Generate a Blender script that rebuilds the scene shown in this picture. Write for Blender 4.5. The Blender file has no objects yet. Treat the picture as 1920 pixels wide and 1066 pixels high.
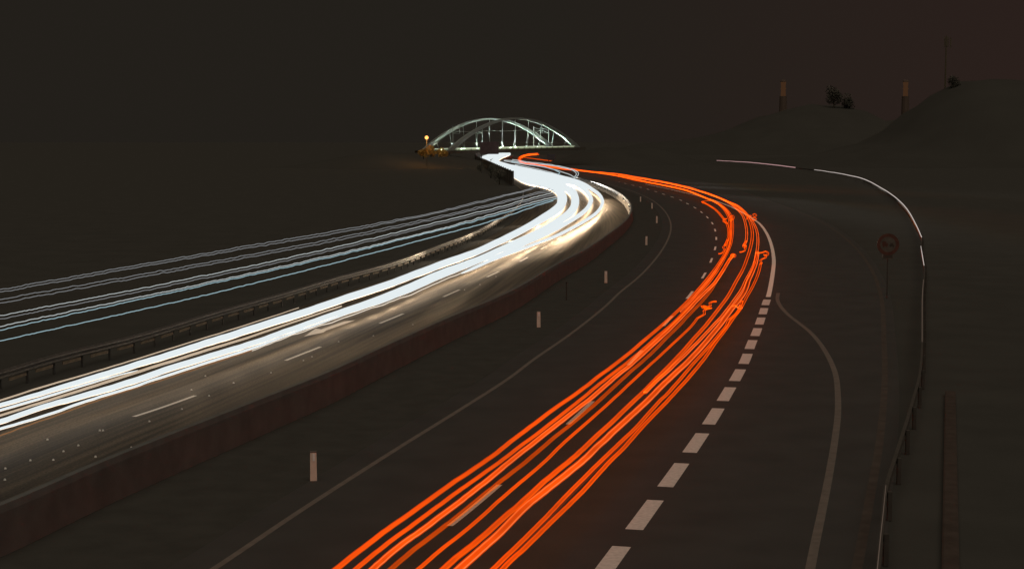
import bpy, bmesh, math, random
from mathutils import Vector, Matrix
random.seed(7)
S = bpy.context.scene
COL = S.collection
R = math.radians

# ------------------------------------------------------------------ camera, sky, light, exposure
F = 3000.0                       # focal length in photo pixels (photo is 1920 wide)
CX, CY, HOR = 960.0, 533.0, 265.0
H = 8.5                          # the camera stands on an overpass 8.5 m above the road
PITCH = math.atan((CY - HOR) / F)
cd = bpy.data.cameras.new('camera'); cam = bpy.data.objects.new('camera', cd); COL.objects.link(cam)
cam.location = (0, 0, H); cam.rotation_euler = (R(90) - PITCH, 0, 0)
cd.sensor_width = 36; cd.lens = F / 1920 * 36; cd.clip_start = 0.1; cd.clip_end = 20000
S.camera = cam

W = bpy.data.worlds.new('World'); S.world = W; W.use_nodes = True
nt = W.node_tree; nt.nodes.clear()
wo = nt.nodes.new('ShaderNodeOutputWorld'); add = nt.nodes.new('ShaderNodeAddShader')
b1 = nt.nodes.new('ShaderNodeBackground'); b2 = nt.nodes.new('ShaderNodeBackground')
sky = nt.nodes.new('ShaderNodeTexSky'); sky.sky_type = 'NISHITA'; sky.sun_disc = False
sky.sun_elevation = R(-8); sky.sun_rotation = R(40)
b1.inputs['Strength'].default_value = 0.05
tc = nt.nodes.new('ShaderNodeTexCoord'); sp = nt.nodes.new('ShaderNodeSeparateXYZ')
rmp = nt.nodes.new('ShaderNodeValToRGB')          # town glow: the night sky is redder to the right
rmp.color_ramp.elements[0].position = 0.02; rmp.color_ramp.elements[0].color = (0.0163, 0.0137, 0.0106, 1)
rmp.color_ramp.elements[1].position = 0.30; rmp.color_ramp.elements[1].color = (0.0225, 0.0136, 0.0112, 1)
nt.links.new(tc.outputs['Generated'], sp.inputs[0]); nt.links.new(sp.outputs['X'], rmp.inputs[0])
nt.links.new(rmp.outputs[0], b2.inputs['Color']); nt.links.new(sky.outputs[0], b1.inputs['Color'])
nt.links.new(b1.outputs[0], add.inputs[0]); nt.links.new(b2.outputs[0], add.inputs[1])
nt.links.new(add.outputs[0], wo.inputs[0])

sd = bpy.data.lights.new('night_glow', 'SUN'); so = bpy.data.objects.new('night_glow', sd); COL.objects.link(so)
sd.energy = 0.95; sd.angle = R(70); sd.color = (1.0, 0.83, 0.63)
so.rotation_euler = (R(26), R(5), 0)             # soft light of the lit-up clouds, from behind and above
S.view_settings.view_transform = 'Standard'; S.view_settings.look = 'None'
S.view_settings.exposure = 0; S.view_settings.gamma = 1
S.cycles.max_bounces = 4; S.cycles.transparent_max_bounces = 48; S.cycles.diffuse_bounces = 2; S.cycles.glossy_bounces = 2
S.cycles.use_light_tree = True; S.cycles.use_denoising = True
S.cycles.sample_clamp_indirect = 4

# ------------------------------------------------------------------ geometry helpers
cp_, sp_ = math.cos(PITCH), math.sin(PITCH)
def un(px, py, z=0.0):
    """point of the world at height z seen at this place of the photo"""
    a = (px - CX) / F; b = -(py - CY) / F
    d = Vector((a, cp_ + b * sp_, -sp_ + b * cp_))
    t = (z - H) / d.z
    return Vector((0, 0, H)) + d * t
def proj(p):
    v = Vector(p) - Vector((0, 0, H))
    dep = v.y * cp_ - v.z * sp_
    return CX + F * v.x / dep, CY - F * (v.y * sp_ + v.z * cp_) / dep
def at(px, py, Y):
    """point at depth Y (world) seen at this place of the photo"""
    a = (px - CX) / F; b = -(py - CY) / F
    d = Vector((a, cp_ + b * sp_, -sp_ + b * cp_))
    return Vector((0, 0, H)) + d * (Y / d.y)
def catmull(P, step):
    """dense curve through tuples P (first two values measure length)"""
    out = []
    n = len(P)
    for i in range(n - 1):
        p0 = P[max(i - 1, 0)]; p1 = P[i]; p2 = P[i + 1]; p3 = P[min(i + 2, n - 1)]
        L = math.hypot(p2[0] - p1[0], p2[1] - p1[1]); k = max(1, int(L / step))
        for j in range(k):
            t = j / k; t2 = t * t; t3 = t2 * t
            # tangents limited by segment length (non-uniform points)
            q = []
            L0 = math.hypot(p1[0] - p0[0], p1[1] - p0[1]) or L; L3 = math.hypot(p3[0] - p2[0], p3[1] - p2[1]) or L
            for c in range(len(p1)):
                if p0 is p1: m1 = (p2[c] - p1[c])
                else: m1 = ((p1[c] - p0[c]) / L0 * L + (p2[c] - p1[c]) * L0 / L * L / L0) * 0.5
                if p3 is p2: m2 = (p2[c] - p1[c])
                else: m2 = ((p2[c] - p1[c]) + (p3[c] - p2[c]) / L3 * L) * 0.5
                q.append((2 * t3 - 3 * t2 + 1) * p1[c] + (t3 - 2 * t2 + t) * m1 + (-2 * t3 + 3 * t2) * p2[c] + (t3 - t2) * m2)
            out.append(tuple(q))
    out.append(tuple(P[-1]))
    return out
def wave(seed):
    r = random.Random(seed); v = [r.uniform(-1, 1) for _ in range(997)]
    def f(x):
        i = math.floor(x); t = x - i; t = t * t * (3 - 2 * t)
        return v[i % 997] * (1 - t) + v[(i + 1) % 997] * t
    return f

def obj(name, bm, mat=None, parent=None, smooth=False):
    me = bpy.data.meshes.new(name); bm.to_mesh(me); bm.free()
    if mat: me.materials.append(mat)
    if smooth:
        for p in me.polygons: p.use_smooth = True
    o = bpy.data.objects.new(name, me); COL.objects.link(o)
    if parent: o.parent = parent
    return o
def tag(o, label, cat, group=None):
    o['label'] = label; o['category'] = cat
    if group: o['group'] = group
    return o
def struct(o): o['kind'] = 'structure'; return o
def thing(name, loc, label, cat, group=None, rz=0):
    o = bpy.data.objects.new(name, None); COL.objects.link(o); o.location = loc; o.rotation_euler = (0, 0, rz)
    o.empty_display_size = 0.2
    return tag(o, label, cat, group)
def copy_tree(o, parent=None):
    c = o.copy(); COL.objects.link(c)
    if parent: c.parent = parent
    for ch in list(o.children): copy_tree(ch, c)
    return c
def box(bm, c, s, M=None):
    """box with centre c and full size s"""
    x, y, z = (k / 2 for k in s)
    vs = []
    for dx, dy, dz in ((-x,-y,-z),(x,-y,-z),(x,y,-z),(-x,y,-z),(-x,-y,z),(x,-y,z),(x,y,z),(-x,y,z)):
        v = Vector((dx, dy, dz))
        if M: v = M @ v
        vs.append(bm.verts.new(Vector(c) + v))
    for f in ((3,2,1,0),(4,5,6,7),(0,1,5,4),(1,2,6,5),(2,3,7,6),(3,0,4,7)): bm.faces.new([vs[i] for i in f])
def tube(bm, P, rad, n=8, flat=1.0):
    """closed tube through world points"""
    rings = []
    for i, p in enumerate(P):
        p = Vector(p)
        t = (Vector(P[min(i + 1, len(P) - 1)]) - Vector(P[max(i - 1, 0)]))
        if t.length < 1e-6: t = Vector((0, 1, 0))
        t.normalize()
        s = t.cross(Vector((0, 0, 1)))
        if s.length < 0.05: s = t.cross(Vector((0, 1, 0)))
        s.normalize(); u = s.cross(t)
        r = rad[i] if hasattr(rad, '__len__') else rad
        rings.append([bm.verts.new(p + s * (math.cos(a) * r) + u * (math.sin(a) * r * flat)) for a in (2 * math.pi * k / n for k in range(n))])
    for a, b in zip(rings, rings[1:]):
        for k in range(n): bm.faces.new((a[k], a[(k + 1) % n], b[(k + 1) % n], b[k]))
    bm.faces.new(rings[0][::-1]); bm.faces.new(rings[-1])
    bmesh.ops.recalc_face_normals(bm, faces=bm.faces)
def bar(bm, a, b, w, h=None):
    """rectangular bar from a to b"""
    a, b = Vector(a), Vector(b); t = (b - a); L = t.length; t.normalize()
    s = t.cross(Vector((0, 0, 1)))
    if s.length < 0.02: s = t.cross(Vector((0, 1, 0)))
    s.normalize(); u = s.cross(t)
    M = Matrix((s, t, u)).transposed()
    box(bm, (a + b) / 2, (w, L, h or w), M)
def flat_normals(P):
    """horizontal unit vectors pointing right of the direction of travel"""
    out = []
    for i in range(len(P)):
        t = Vector(P[min(i + 1, len(P) - 1)]) - Vector(P[max(i - 1, 0)]); t.z = 0
        t.normalize() if t.length else None
        out.append(Vector((t.y, -t.x, 0)))
    return out
def resample(P, n):
    P = [Vector(p) for p in P]; L = [0]
    for a, b in zip(P, P[1:]): L.append(L[-1] + (b - a).length)
    out = []; j = 0
    for i in range(n):
        s = L[-1] * i / (n - 1)
        while j < len(P) - 2 and L[j + 1] < s: j += 1
        k = (s - L[j]) / max(L[j + 1] - L[j], 1e-9)
        out.append(P[j].lerp(P[j + 1], min(k, 1)))
    return out, L[-1]
def walk(P, step, start=0.0):
    P = [Vector(p) for p in P]; out = []; s = start; acc = 0
    for a, b in zip(P, P[1:]):
        L = (b - a).length
        while s <= acc + L and L > 0:
            out.append((a.lerp(b, (s - acc) / L), (b - a).normalized())); s += step
        acc += L
    return out
def sheet(name, A, B, z, mat, n=160):
    """ground sheet between two long edges with UV: u along in metres, v across in metres"""
    A, L = resample(A, n); B, _ = resample(B, n)
    bm = bmesh.new(); uv = bm.loops.layers.uv.new('UVMap'); cols = 6
    V = [[bm.verts.new((a.lerp(b, c / cols).x, a.lerp(b, c / cols).y, z)) for c in range(cols + 1)] for a, b in zip(A, B)]
    for i in range(n - 1):
        for c in range(cols):
            f = bm.faces.new((V[i][c], V[i][c + 1], V[i + 1][c + 1], V[i + 1][c]))
            if f.normal.z < 0: f.normal_flip()
            for l in f.loops:
                ii = i if l.vert in V[i] else i + 1
                cc = V[ii].index(l.vert)
                l[uv].uv = (L * ii / (n - 1), (A[ii] - B[ii]).length * cc / cols)
    bm.normal_update()
    for f in bm.faces:
        if f.normal.z < 0: f.normal_flip()
    return struct(obj(name, bm, mat))
def stripe(name, P, w, z, mat):
    N = flat_normals(P); bm = bmesh.new()
    a = [bm.verts.new((p[0] - n.x * w / 2, p[1] - n.y * w / 2, z)) for p, n in zip(P, N)]
    b = [bm.verts.new((p[0] + n.x * w / 2, p[1] + n.y * w / 2, z)) for p, n in zip(P, N)]
    for i in range(len(P) - 1):
        f = bm.faces.new((a[i], b[i], b[i + 1], a[i + 1]))
    bm.normal_update()
    for f in bm.faces:
        if f.normal.z < 0: f.normal_flip()
    return struct(obj(name, bm, mat))
def profile_sweep(bm, P, prof, closed=True):
    """sweep a profile of (right, up) points along ground points P"""
    N = flat_normals(P); rings = []
    for p, n in zip(P, N):
        rings.append([bm.verts.new(Vector((p[0], p[1], p[2])) + n * r + Vector((0, 0, u))) for r, u in prof])
    m = len(prof)
    for a, b in zip(rings, rings[1:]):
        for k in range(m if closed else m - 1): bm.faces.new((a[k], b[k], b[(k + 1) % m], a[(k + 1) % m]))
    if closed:
        bm.faces.new(rings[0]); bm.faces.new(rings[-1][::-1])
    bmesh.ops.recalc_face_normals(bm, faces=bm.faces)
def gpts(P, z=0.0, step=6, drop=True):
    """photo polyline -> dense world points; seen at height z, set down on the ground"""
    out = [un(x, y, z) for x, y in catmull(P, step)]
    if drop:
        for p in out: p.z = 0
    return out
def extend(P, d0=0, d1=0):
    P = [Vector(p) for p in P]
    if d0: P.insert(0, P[0] + (P[0] - P[min(3, len(P) - 1)]).normalized() * d0)
    if d1: P.append(P[-1] + (P[-1] - P[max(-4, -len(P))]).normalized() * d1)
    return P

# ------------------------------------------------------------------ materials
def mat(name, col, rough=0.8, var=0.25, scale=3.0, bump=0.0, bscale=40, spec=0.3, metal=0.0, col2=None):
    m = bpy.data.materials.new(name); m.use_nodes = True; t = m.node_tree; N, K = t.nodes, t.links
    b = N['Principled BSDF']; b.inputs['Roughness'].default_value = rough; b.inputs['Metallic'].default_value = metal
    b.inputs['Specular IOR Level'].default_value = spec
    g = N.new('ShaderNodeNewGeometry'); no = N.new('ShaderNodeTexNoise'); no.inputs['Scale'].default_value = scale
    no.inputs['Detail'].default_value = 6; K.new(g.outputs['Position'], no.inputs['Vector'])
    r = N.new('ShaderNodeValToRGB'); c2 = col2 or col
    r.color_ramp.elements[0].position = 0.3; r.color_ramp.elements[1].position = 0.7
    r.color_ramp.elements[0].color = tuple(c * (1 - var) for c in col) + (1,)
    r.color_ramp.elements[1].color = tuple(min(1, c * (1 + var)) for c in c2) + (1,)
    K.new(no.outputs['Fac'], r.inputs[0]); K.new(r.outputs[0], b.inputs['Base Color'])
    if bump:
        n2 = N.new('ShaderNodeTexNoise'); n2.inputs['Scale'].default_value = bscale; n2.inputs['Detail'].default_value = 4
        K.new(g.outputs['Position'], n2.inputs['Vector'])
        bu = N.new('ShaderNodeBump'); bu.inputs['Strength'].default_value = bump; bu.inputs['Distance'].default_value = 0.02
        K.new(n2.outputs['Fac'], bu.inputs['Height']); K.new(bu.outputs[0], b.inputs['Normal'])
    return m
def lamp(name, stops, near=None, soft=False):
    """a lamp's light, by the side of the lamp it leaves from: stops of (normal z, colour, strength)"""
    m = bpy.data.materials.new(name); m.use_nodes = True; t = m.node_tree; N, K = t.nodes, t.links
    N.clear(); o = N.new('ShaderNodeOutputMaterial'); e = N.new('ShaderNodeEmission')
    if soft:      # a thin glow: what is behind it shines through and overlapping glows add up
        ad = N.new('ShaderNodeAddShader'); tr_ = N.new('ShaderNodeBsdfTransparent'); tr_.inputs[0].default_value = (1, 0.85, 0.6, 1)
        wv = N.new('ShaderNodeTexNoise'); wv.inputs['Scale'].default_value = 0.22; wv.inputs['Detail'].default_value = 3
        gp = N.new('ShaderNodeNewGeometry'); K.new(gp.outputs['Position'], wv.inputs['Vector'])
        wm = N.new('ShaderNodeMapRange'); wm.inputs[1].default_value = 0.3; wm.inputs[2].default_value = 0.7
        wm.inputs[3].default_value = 0.82; wm.inputs[4].default_value = 1.25; K.new(wv.outputs['Fac'], wm.inputs[0])
        K.new(tr_.outputs[0], ad.inputs[0]); K.new(e.outputs[0], ad.inputs[1]); K.new(ad.outputs[0], o.inputs[0])
    else: K.new(e.outputs[0], o.inputs[0])
    if len(stops) == 1:
        e.inputs[0].default_value = tuple(stops[0][1]) + (1,); e.inputs[1].default_value = stops[0][2]; return m
    g = N.new('ShaderNodeNewGeometry'); s = N.new('ShaderNodeSeparateXYZ'); K.new(g.outputs['Normal'], s.inputs[0])
    mr = N.new('ShaderNodeMapRange'); mr.inputs[1].default_value = -1; mr.inputs[2].default_value = 1; K.new(s.outputs['Z'], mr.inputs[0])
    top = max(x[2] for x in stops)
    r = N.new('ShaderNodeValToRGB'); el = r.color_ramp.elements
    while len(el) < len(stops): el.new(0.5)
    for k, (nz, c, st) in enumerate(stops):
        el[k].position = (nz + 1) / 2; el[k].color = tuple(x * st / top for x in c) + (1,)
    K.new(mr.outputs[0], r.inputs[0]); K.new(r.outputs[0], e.inputs[0]); e.inputs[1].default_value = top
    if soft:
        mm = N.new('ShaderNodeMath'); mm.operation = 'MULTIPLY'; mm.inputs[1].default_value = top
        K.new(wm.outputs[0], mm.inputs[0]); K.new(mm.outputs[0], e.inputs[1])
    if near:      # the downward side gets stronger with distance
        y = N.new('ShaderNodeSeparateXYZ'); K.new(g.outputs['Position'], y.inputs[0])
        m2 = N.new('ShaderNodeMapRange'); m2.inputs[1].default_value = near[0]; m2.inputs[2].default_value = near[1]
        m2.inputs[3].default_value = near[2]; m2.inputs[4].default_value = 1.0; K.new(y.outputs['Y'], m2.inputs[0])
        lo = N.new('ShaderNodeMapRange'); lo.inputs[1].default_value = -0.88; lo.inputs[2].default_value = -0.66; K.new(s.outputs['Z'], lo.inputs[0])
        mx = N.new('ShaderNodeMix'); mx.data_type = 'FLOAT'; K.new(lo.outputs[0], mx.inputs[0]); K.new(m2.outputs[0], mx.inputs[2]); mx.inputs[3].default_value = 1.0
        mu = N.new('ShaderNodeMath'); mu.operation = 'MULTIPLY'; mu.inputs[1].default_value = top
        K.new(mx.outputs[0], mu.inputs[0]); K.new(mu.outputs[0], e.inputs[1])
    return m

M = {}
M['ground'] = mat('dark_grass', (0.056, 0.056, 0.052), 0.95, 0.10, 0.35, 0.3, 8, 0.1)
M['verge'] = mat('verge_grass', (0.055, 0.055, 0.051), 0.95, 0.12, 1.2, 0.3, 12, 0.1)
M['asphalt'] = mat('asphalt', (0.055, 0.054, 0.053), 0.85, 0.12, 0.6, 0.25, 60, 0.2)
M['paint'] = mat('road_paint', (0.64, 0.61, 0.59), 0.7, 0.13, 9.0, 0.1, 90, 0.2)
M['paint_lit'] = mat('lit_road_paint', (0.86, 0.84, 0.80), 0.6, 0.06, 9.0, 0.1, 90, 0.3)  # headlight shine on the markings put into the paint colour
M['paint_worn'] = mat('worn_road_paint', (0.155, 0.135, 0.122), 0.8, 0.15, 3.0, 0.1, 90, 0.2)
M['paint_faint'] = mat('rubbed_off_paint', (0.072, 0.060, 0.053), 0.8, 0.25, 2.0, 0.1, 90, 0.2)
M['concrete'] = mat('barrier_concrete', (0.125, 0.130, 0.130), 0.8, 0.15, 1.4, 0.3, 30, 0.2)
M['steel'] = mat('galvanised_steel', (0.33, 0.31, 0.29), 0.36, 0.2, 5.0, 0.1, 40, 0.5, 0.85)
M['dark_steel'] = mat('dull_steel', (0.058, 0.054, 0.05), 0.6, 0.25, 4.0, 0.1, 40, 0.3, 0.2)
M['ramp_steel'] = mat('weathered_steel', (0.070, 0.064, 0.058), 0.8, 0.15, 4.0, 0, 0, 0.2)
M['wall'] = mat('noise_wall_concrete', (0.14, 0.128, 0.112), 0.9, 0.2, 0.8, 0.3, 9, 0.1)
M['plastic'] = mat('white_plastic', (0.78, 0.66, 0.58), 0.6, 0.08, 6.0, 0, 0, 0.3)
M['rail_dim'] = mat('painted_rail', (0.26, 0.20, 0.14), 0.7, 0.25, 3.0, 0, 0, 0.3)
M['black'] = mat('black_plastic', (0.15, 0.13, 0.12), 0.6, 0.15, 8.0, 0, 0, 0.3)
M['reflector'] = mat('white_reflector', (0.92, 0.92, 0.92), 0.25, 0.03, 20, 0, 0, 0.6)
M['leaf'] = mat('dark_leaves', (0.14, 0.14, 0.12), 0.8, 0.2, 2.0, 0, 0, 0.15)
M['tree_leaf'] = mat('tree_leaves', (0.095, 0.095, 0.083), 0.9, 0.2, 1.0, 0, 0, 0.05)
M['bark'] = mat('bark', (0.05, 0.043, 0.036), 0.9, 0.3, 3.0, 0.4, 14, 0.1)
M['hill'] = mat('wooded_hill', (0.054, 0.054, 0.050), 0.95, 0.06, 0.06, 0, 0, 0.05)
M['bridge'] = mat('bridge_steel', (0.20, 0.235, 0.23), 0.55, 0.08, 0.7, 0.05, 12, 0.4)
M['girder'] = mat('bridge_girder', (0.085, 0.08, 0.07), 0.8, 0.15, 0.5, 0.1, 12, 0.2)
M['tower'] = mat('tower_brick', (0.12, 0.092, 0.078), 0.9, 0.1, 0.8, 0, 0, 0.1)
M['kerb'] = mat('redlit_kerb', (0.062, 0.049, 0.043), 0.9, 0.2, 2.5, 0.3, 30, 0.1)

# lane asphalt of the left carriageway: headlight glow put into its pale tone and streaks
def lane_asphalt():
    m = bpy.data.materials.new('lit_asphalt'); m.use_nodes = True; t = m.node_tree; N, K = t.nodes, t.links
    b = N['Principled BSDF']; b.inputs['Roughness'].default_value = 0.55; b.inputs['Specular IOR Level'].default_value = 0.35
    u = N.new('ShaderNodeUVMap'); mp = N.new('ShaderNodeMapping'); mp.inputs['Scale'].default_value = (0.045, 1.25, 1)
    K.new(u.outputs[0], mp.inputs[0])
    a = N.new('ShaderNodeTexNoise'); a.inputs['Scale'].default_value = 1.0; a.inputs['Detail'].default_value = 5; K.new(mp.outputs[0], a.inputs['Vector'])
    g = N.new('ShaderNodeNewGeometry'); c = N.new('ShaderNodeTexNoise'); c.inputs['Scale'].default_value = 14; c.inputs['Detail'].default_value = 5
    K.new(g.outputs['Position'], c.inputs['Vector'])
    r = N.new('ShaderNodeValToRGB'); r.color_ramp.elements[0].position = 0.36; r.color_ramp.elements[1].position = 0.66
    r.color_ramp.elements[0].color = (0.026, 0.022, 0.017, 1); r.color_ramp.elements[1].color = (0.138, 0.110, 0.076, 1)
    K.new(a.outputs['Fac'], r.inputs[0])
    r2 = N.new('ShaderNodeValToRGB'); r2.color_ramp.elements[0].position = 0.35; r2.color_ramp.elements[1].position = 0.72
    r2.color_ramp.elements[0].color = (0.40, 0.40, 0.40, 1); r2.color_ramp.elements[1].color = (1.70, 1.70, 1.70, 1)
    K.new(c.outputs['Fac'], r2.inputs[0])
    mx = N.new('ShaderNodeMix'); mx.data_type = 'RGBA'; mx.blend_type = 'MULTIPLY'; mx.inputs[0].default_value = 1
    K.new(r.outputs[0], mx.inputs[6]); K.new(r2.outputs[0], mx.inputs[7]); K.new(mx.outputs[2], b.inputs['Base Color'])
    bu = N.new('ShaderNodeBump'); bu.inputs['Strength'].default_value = 0.35; bu.inputs['Distance'].default_value = 0.01
    n3 = N.new('ShaderNodeTexNoise'); n3.inputs['Scale'].default_value = 45; K.new(g.outputs['Position'], n3.inputs['Vector'])
    K.new(n3.outputs['Fac'], bu.inputs['Height']); K.new(bu.outputs[0], b.inputs['Normal'])
    return m
M['lane'] = lane_asphalt()

WH = (0.80, 0.87, 0.89); WARM = (1.0, 0.72, 0.45)
M['head'] = lamp('headlight_beam', [(-1, WARM, 14), (-0.88, WARM, 14), (-0.66, WH, 0.98), (1, WH, 0.98)], (60, 190, 0.15))
M['head_soft'] = lamp('dim_headlight', [(-1, (0.95, 0.80, 0.62), 2), (-0.7, (0.55, 0.43, 0.31), 1.0), (1, (0.55, 0.43, 0.31), 1.0)])
M['head_brown'] = lamp('faint_side_light', [(0, (0.28, 0.13, 0.055), 1.0)])
M['head_thin'] = lamp('side_light', [(0, (0.88, 0.78, 0.66), 0.95)])
M['marker'] = lamp('truck_marker_white', [(0, (0.55, 0.60, 0.60), 0.9)])
M['marker_dim'] = lamp('truck_marker_dim', [(0, (0.26, 0.27, 0.28), 0.9)])
M['marker_blue'] = lamp('truck_marker_bluish', [(0, (0.37, 0.54, 0.60), 0.9)])
RC = (1.0, 0.088, 0.0); RH = (1.0, 0.20, 0.055); RD = (0.42, 0.022, 0.004)
def glow(c, hot, k):
    return [(-1, RD, 0.0), (-0.88, RD, 0.07 * k), (-0.6, c, 0.20 * k), (-0.28, c, 0.46 * k), (0.0, hot, 0.72 * k), (0.28, c, 0.56 * k), (0.6, c, 0.34 * k), (0.88, RD, 0.16 * k), (1, RD, 0.0)]
M['tail'] = lamp('tail_light', glow(RC, RC, 1.3), None, True)
M['tail_hot'] = lamp('bright_tail_light', glow(RC, RH, 1.5), None, True)
M['tail_dim'] = lamp('dim_tail_light', glow((0.9, 0.09, 0.0), (0.9, 0.09, 0.0), 0.78), None, True)
M['tail_fringe'] = lamp('faint_tail_light', [(0, (0.04, 0.006, 0.003), 1)], None, True)
M['ramp_glow'] = lamp('ramp_edge_glow', [(0, (0.62, 0.54, 0.50), 0.9)])
M['ramp_pink'] = lamp('ramp_pinkish_glow', [(0, (0.62, 0.36, 0.36), 0.8)])
M['ramp_dim'] = lamp('ramp_dim_glow', [(0, (0.11, 0.078, 0.06), 0.9)])

# ------------------------------------------------------------------ reference lines of the place (traced, then set on the ground)
RAIL = [(-260,768),(-60,711),(0,694),(95,666),(265,624),(396,585),(540,545),(621,521),(743,488),(830,456),(878,438),(928,413),(962,391),(979,371),(981,357)]
BARR = [(-260,1036),(-100,982),(0,944.5),(189,864),(304,818),(473,752),(607,699),(742,638),(834,597),(962,542),(1047,492.5),(1099,465.5),(1144,435),(1169,416),(1178,406),(1184,394),(1183,382.5),(1174,370),(1155,357),(1131,346.5),(1104,338),(1082,333),(1040,325.5),(1000,316.5),(962,309),(946,304),(941,299.5),(947,295.5),(962,291.5)]
EDGE_A = [(250,1160),(400,1066),(560,959),(620,920),(760,831),(860,769),(958,706),(1000,674),(1068,627),(1135,574),(1160,550),(1204,513),(1241,469),(1256,439),(1258,422),(1251,402),(1236,385),(1224,376),(1200,364),(1160,350),(1110,337),(1060,325),(1012,315),(988,307.5),(984,302),(990,297),(1012,292.5)]
DASH_B = [(760,1050),(893,945),(990,861),(1092,770),(1180,682),(1256,597),(1294,552),(1320,516),(1334,487),(1341,465),(1343,446.5),(1341,432),(1336,419),(1327,408),(1317,399),(1306,391),(1295,385),(1282,378),(1269,372),(1256,368),(1235,361),(1205,352),(1160,341)]
LINE_C = [(1080,1140),(1150,1045),(1210,963),(1263,890),(1305,830),(1338,780),(1362,739),(1383,703),(1398,673),(1408,646),(1418,623),(1425,603),(1431,585),(1436,568),(1441,554),(1446,530),(1450,503),(1451,489),(1447,462),(1440,442),(1427,422),(1415,412),(1396,400.6),(1379,391.5),(1363,384.5),(1347,378.5),(1329,372.5),(1300,365),(1262,356),(1210,345)]
LINE_D = [(1459,549),(1457.6,561),(1463,573),(1476,588),(1500,607),(1520,623),(1540,647),(1557,676),(1567,703),(1571,740),(1571,775),(1566,820),(1554,893),(1540,963),(1528,1020),(1519,1066),(1506,1130)]
KERB_F = [(1640,1170),(1655,1066),(1672,930),(1683,830),(1686,720),(1680,640),(1667,547),(1633,483),(1565,425),(1457,380),(1349,347),(1250,330),(1150,317),(1090,309.5),(1050,304)]
RAMP_E = [(1620,1260),(1645,1066),(1653,985),(1661,909),(1679,850),(1697,795),(1712,745),(1724,700),(1729,640),(1730,553),(1733,498),(1727,462),(1728,444),(1717,420),(1700,391),(1677,368.5),(1650,351),(1623,337),(1585,327),(1527,318),(1491,314),(1417,305),(1344,301)]

rail_w = gpts(RAIL, 0.75)
barr_w = gpts(BARR, 1.05)
edge_w = gpts(EDGE_A); dash_w = gpts(DASH_B); linec_w = gpts(LINE_C); lined_w = gpts(LINE_D, step=4); kerb_w = gpts(KERB_F); ramp_w = gpts(RAMP_E, 0.75)
# left edge of the left carriageway goes on past the guardrail along the noise wall
wall_w = gpts([(968,348.5),(950,338),(930,326),(912,315),(896,305.5),(893,300),(905,295),(935,291)])

# ------------------------------------------------------------------ ground and roads
bm = bmesh.new()
xs = [-6000,-2500,-1000,-400,-150,-60,0,60,150,400,1000,2500,6000]; ys = [-400,-100,-20,30,80,150,300,500,800,1300,2500,6000,12000]
V = [[bm.verts.new((x, y, -0.012)) for x in xs] for y in ys]
for j in range(len(ys) - 1):
    for i in range(len(xs) - 1): bm.faces.new((V[j][i], V[j][i + 1], V[j + 1][i + 1], V[j + 1][i]))
struct(obj('ground', bm, M['ground']))
left_edge = extend(rail_w, 25)
nr = flat_normals(left_edge); left_edge = [p + n * 0.9 for p, n in zip(left_edge, nr)] + wall_w
LEFT_EDGE = left_edge
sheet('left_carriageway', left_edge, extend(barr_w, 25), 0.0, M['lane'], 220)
ne = flat_normals(edge_w); inner = [p - n * 0.9 for p, n in zip(edge_w, ne)]
sheet('right_carriageway', extend(inner, 20), extend(kerb_w, 20), 0.0, M['asphalt'], 220)
bb = [p + Vector((0.5, 0, 0)) for p in barr_w]
sheet('median_strip', extend(barr_w, 25), extend(inner, 20), -0.004, M['verge'], 160)

# markings
stripe('edge_line', edge_w, 0.16, 0.004, M['paint_worn'])
def cut(P, s0, s1):
    P = [Vector(p) for p in P]; out = []; acc = 0
    for a, b in zip(P, P[1:]):
        L = (b - a).length
        lo, hi = max(s0, acc), min(s1, acc + L)
        if hi > lo:
            if not out: out.append(a.lerp(b, (lo - acc) / L))
            out.append(a.lerp(b, (hi - acc) / L))
        acc += L
    return out
def length_at(P, y):
    """distance along P where the photo row y is crossed (first time)"""
    acc = 0
    for a, b in zip(P, P[1:]):
        ya, yb = proj(a)[1], proj(b)[1]
        if (ya - y) * (yb - y) <= 0 and ya != yb: return acc + (b - a).length * (ya - y) / (ya - yb)
        acc += (b - a).length
    return acc
tot = sum((b - a).length for a, b in zip(dash_w, dash_w[1:]))
s_a = length_at(dash_w, 985); s_b = length_at(dash_w, 908); s_c = length_at(dash_w, 795)
pitch = (s_c - s_a); s = s_a - pitch
while s < tot:
    P = cut(dash_w, max(s, 0), min(s + (s_b - s_a), tot))
    if len(P) > 1: stripe('lane_dash', P, 0.15, 0.004, M['paint_lit'] if s > s_a + 3.5 * pitch else M['paint'])
    s += pitch
sB0 = length_at(linec_w, 992); sB1 = length_at(linec_w, 937); sB2 = length_at(linec_w, 912)
pb = sB2 - sB0; s = sB0 - 2 * pb; end = length_at(linec_w, 558)
while s < end - 0.4 * pb:
    P = cut(linec_w, max(0, s), s + (sB1 - sB0))
    if len(P) > 1: stripe('block_dash', P, 0.40, 0.004, M['paint'])
    s += pb
stripe('exit_line', cut(linec_w, length_at(linec_w, 556.5), 1e9), 0.26, 0.004, M['paint_lit'])
stripe('ramp_line', lined_w, 0.20, 0.004, M['paint_worn'])
kn = flat_normals(kerb_w)
stripe('ramp_edge_line', [p - n * 0.5 for p, n in zip(kerb_w, kn)], 0.22, 0.004, M['paint_faint'])
LD = [(-40,875),(120,821),(312,760.5),(566,663.5),(730,598.5),(841,552),(919,516.5),(976.5,489.3),(1018,465),(1050,445),(1080,425)]
ld_w = gpts(LD, step=4)
s_a, s_b, s_c = length_at(ld_w, 780.5), length_at(ld_w, 741), length_at(ld_w, 675.5)
pitch = s_c - s_a; s = s_a - 2 * pitch; tot = sum((b - a).length for a, b in zip(ld_w, ld_w[1:]))
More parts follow.
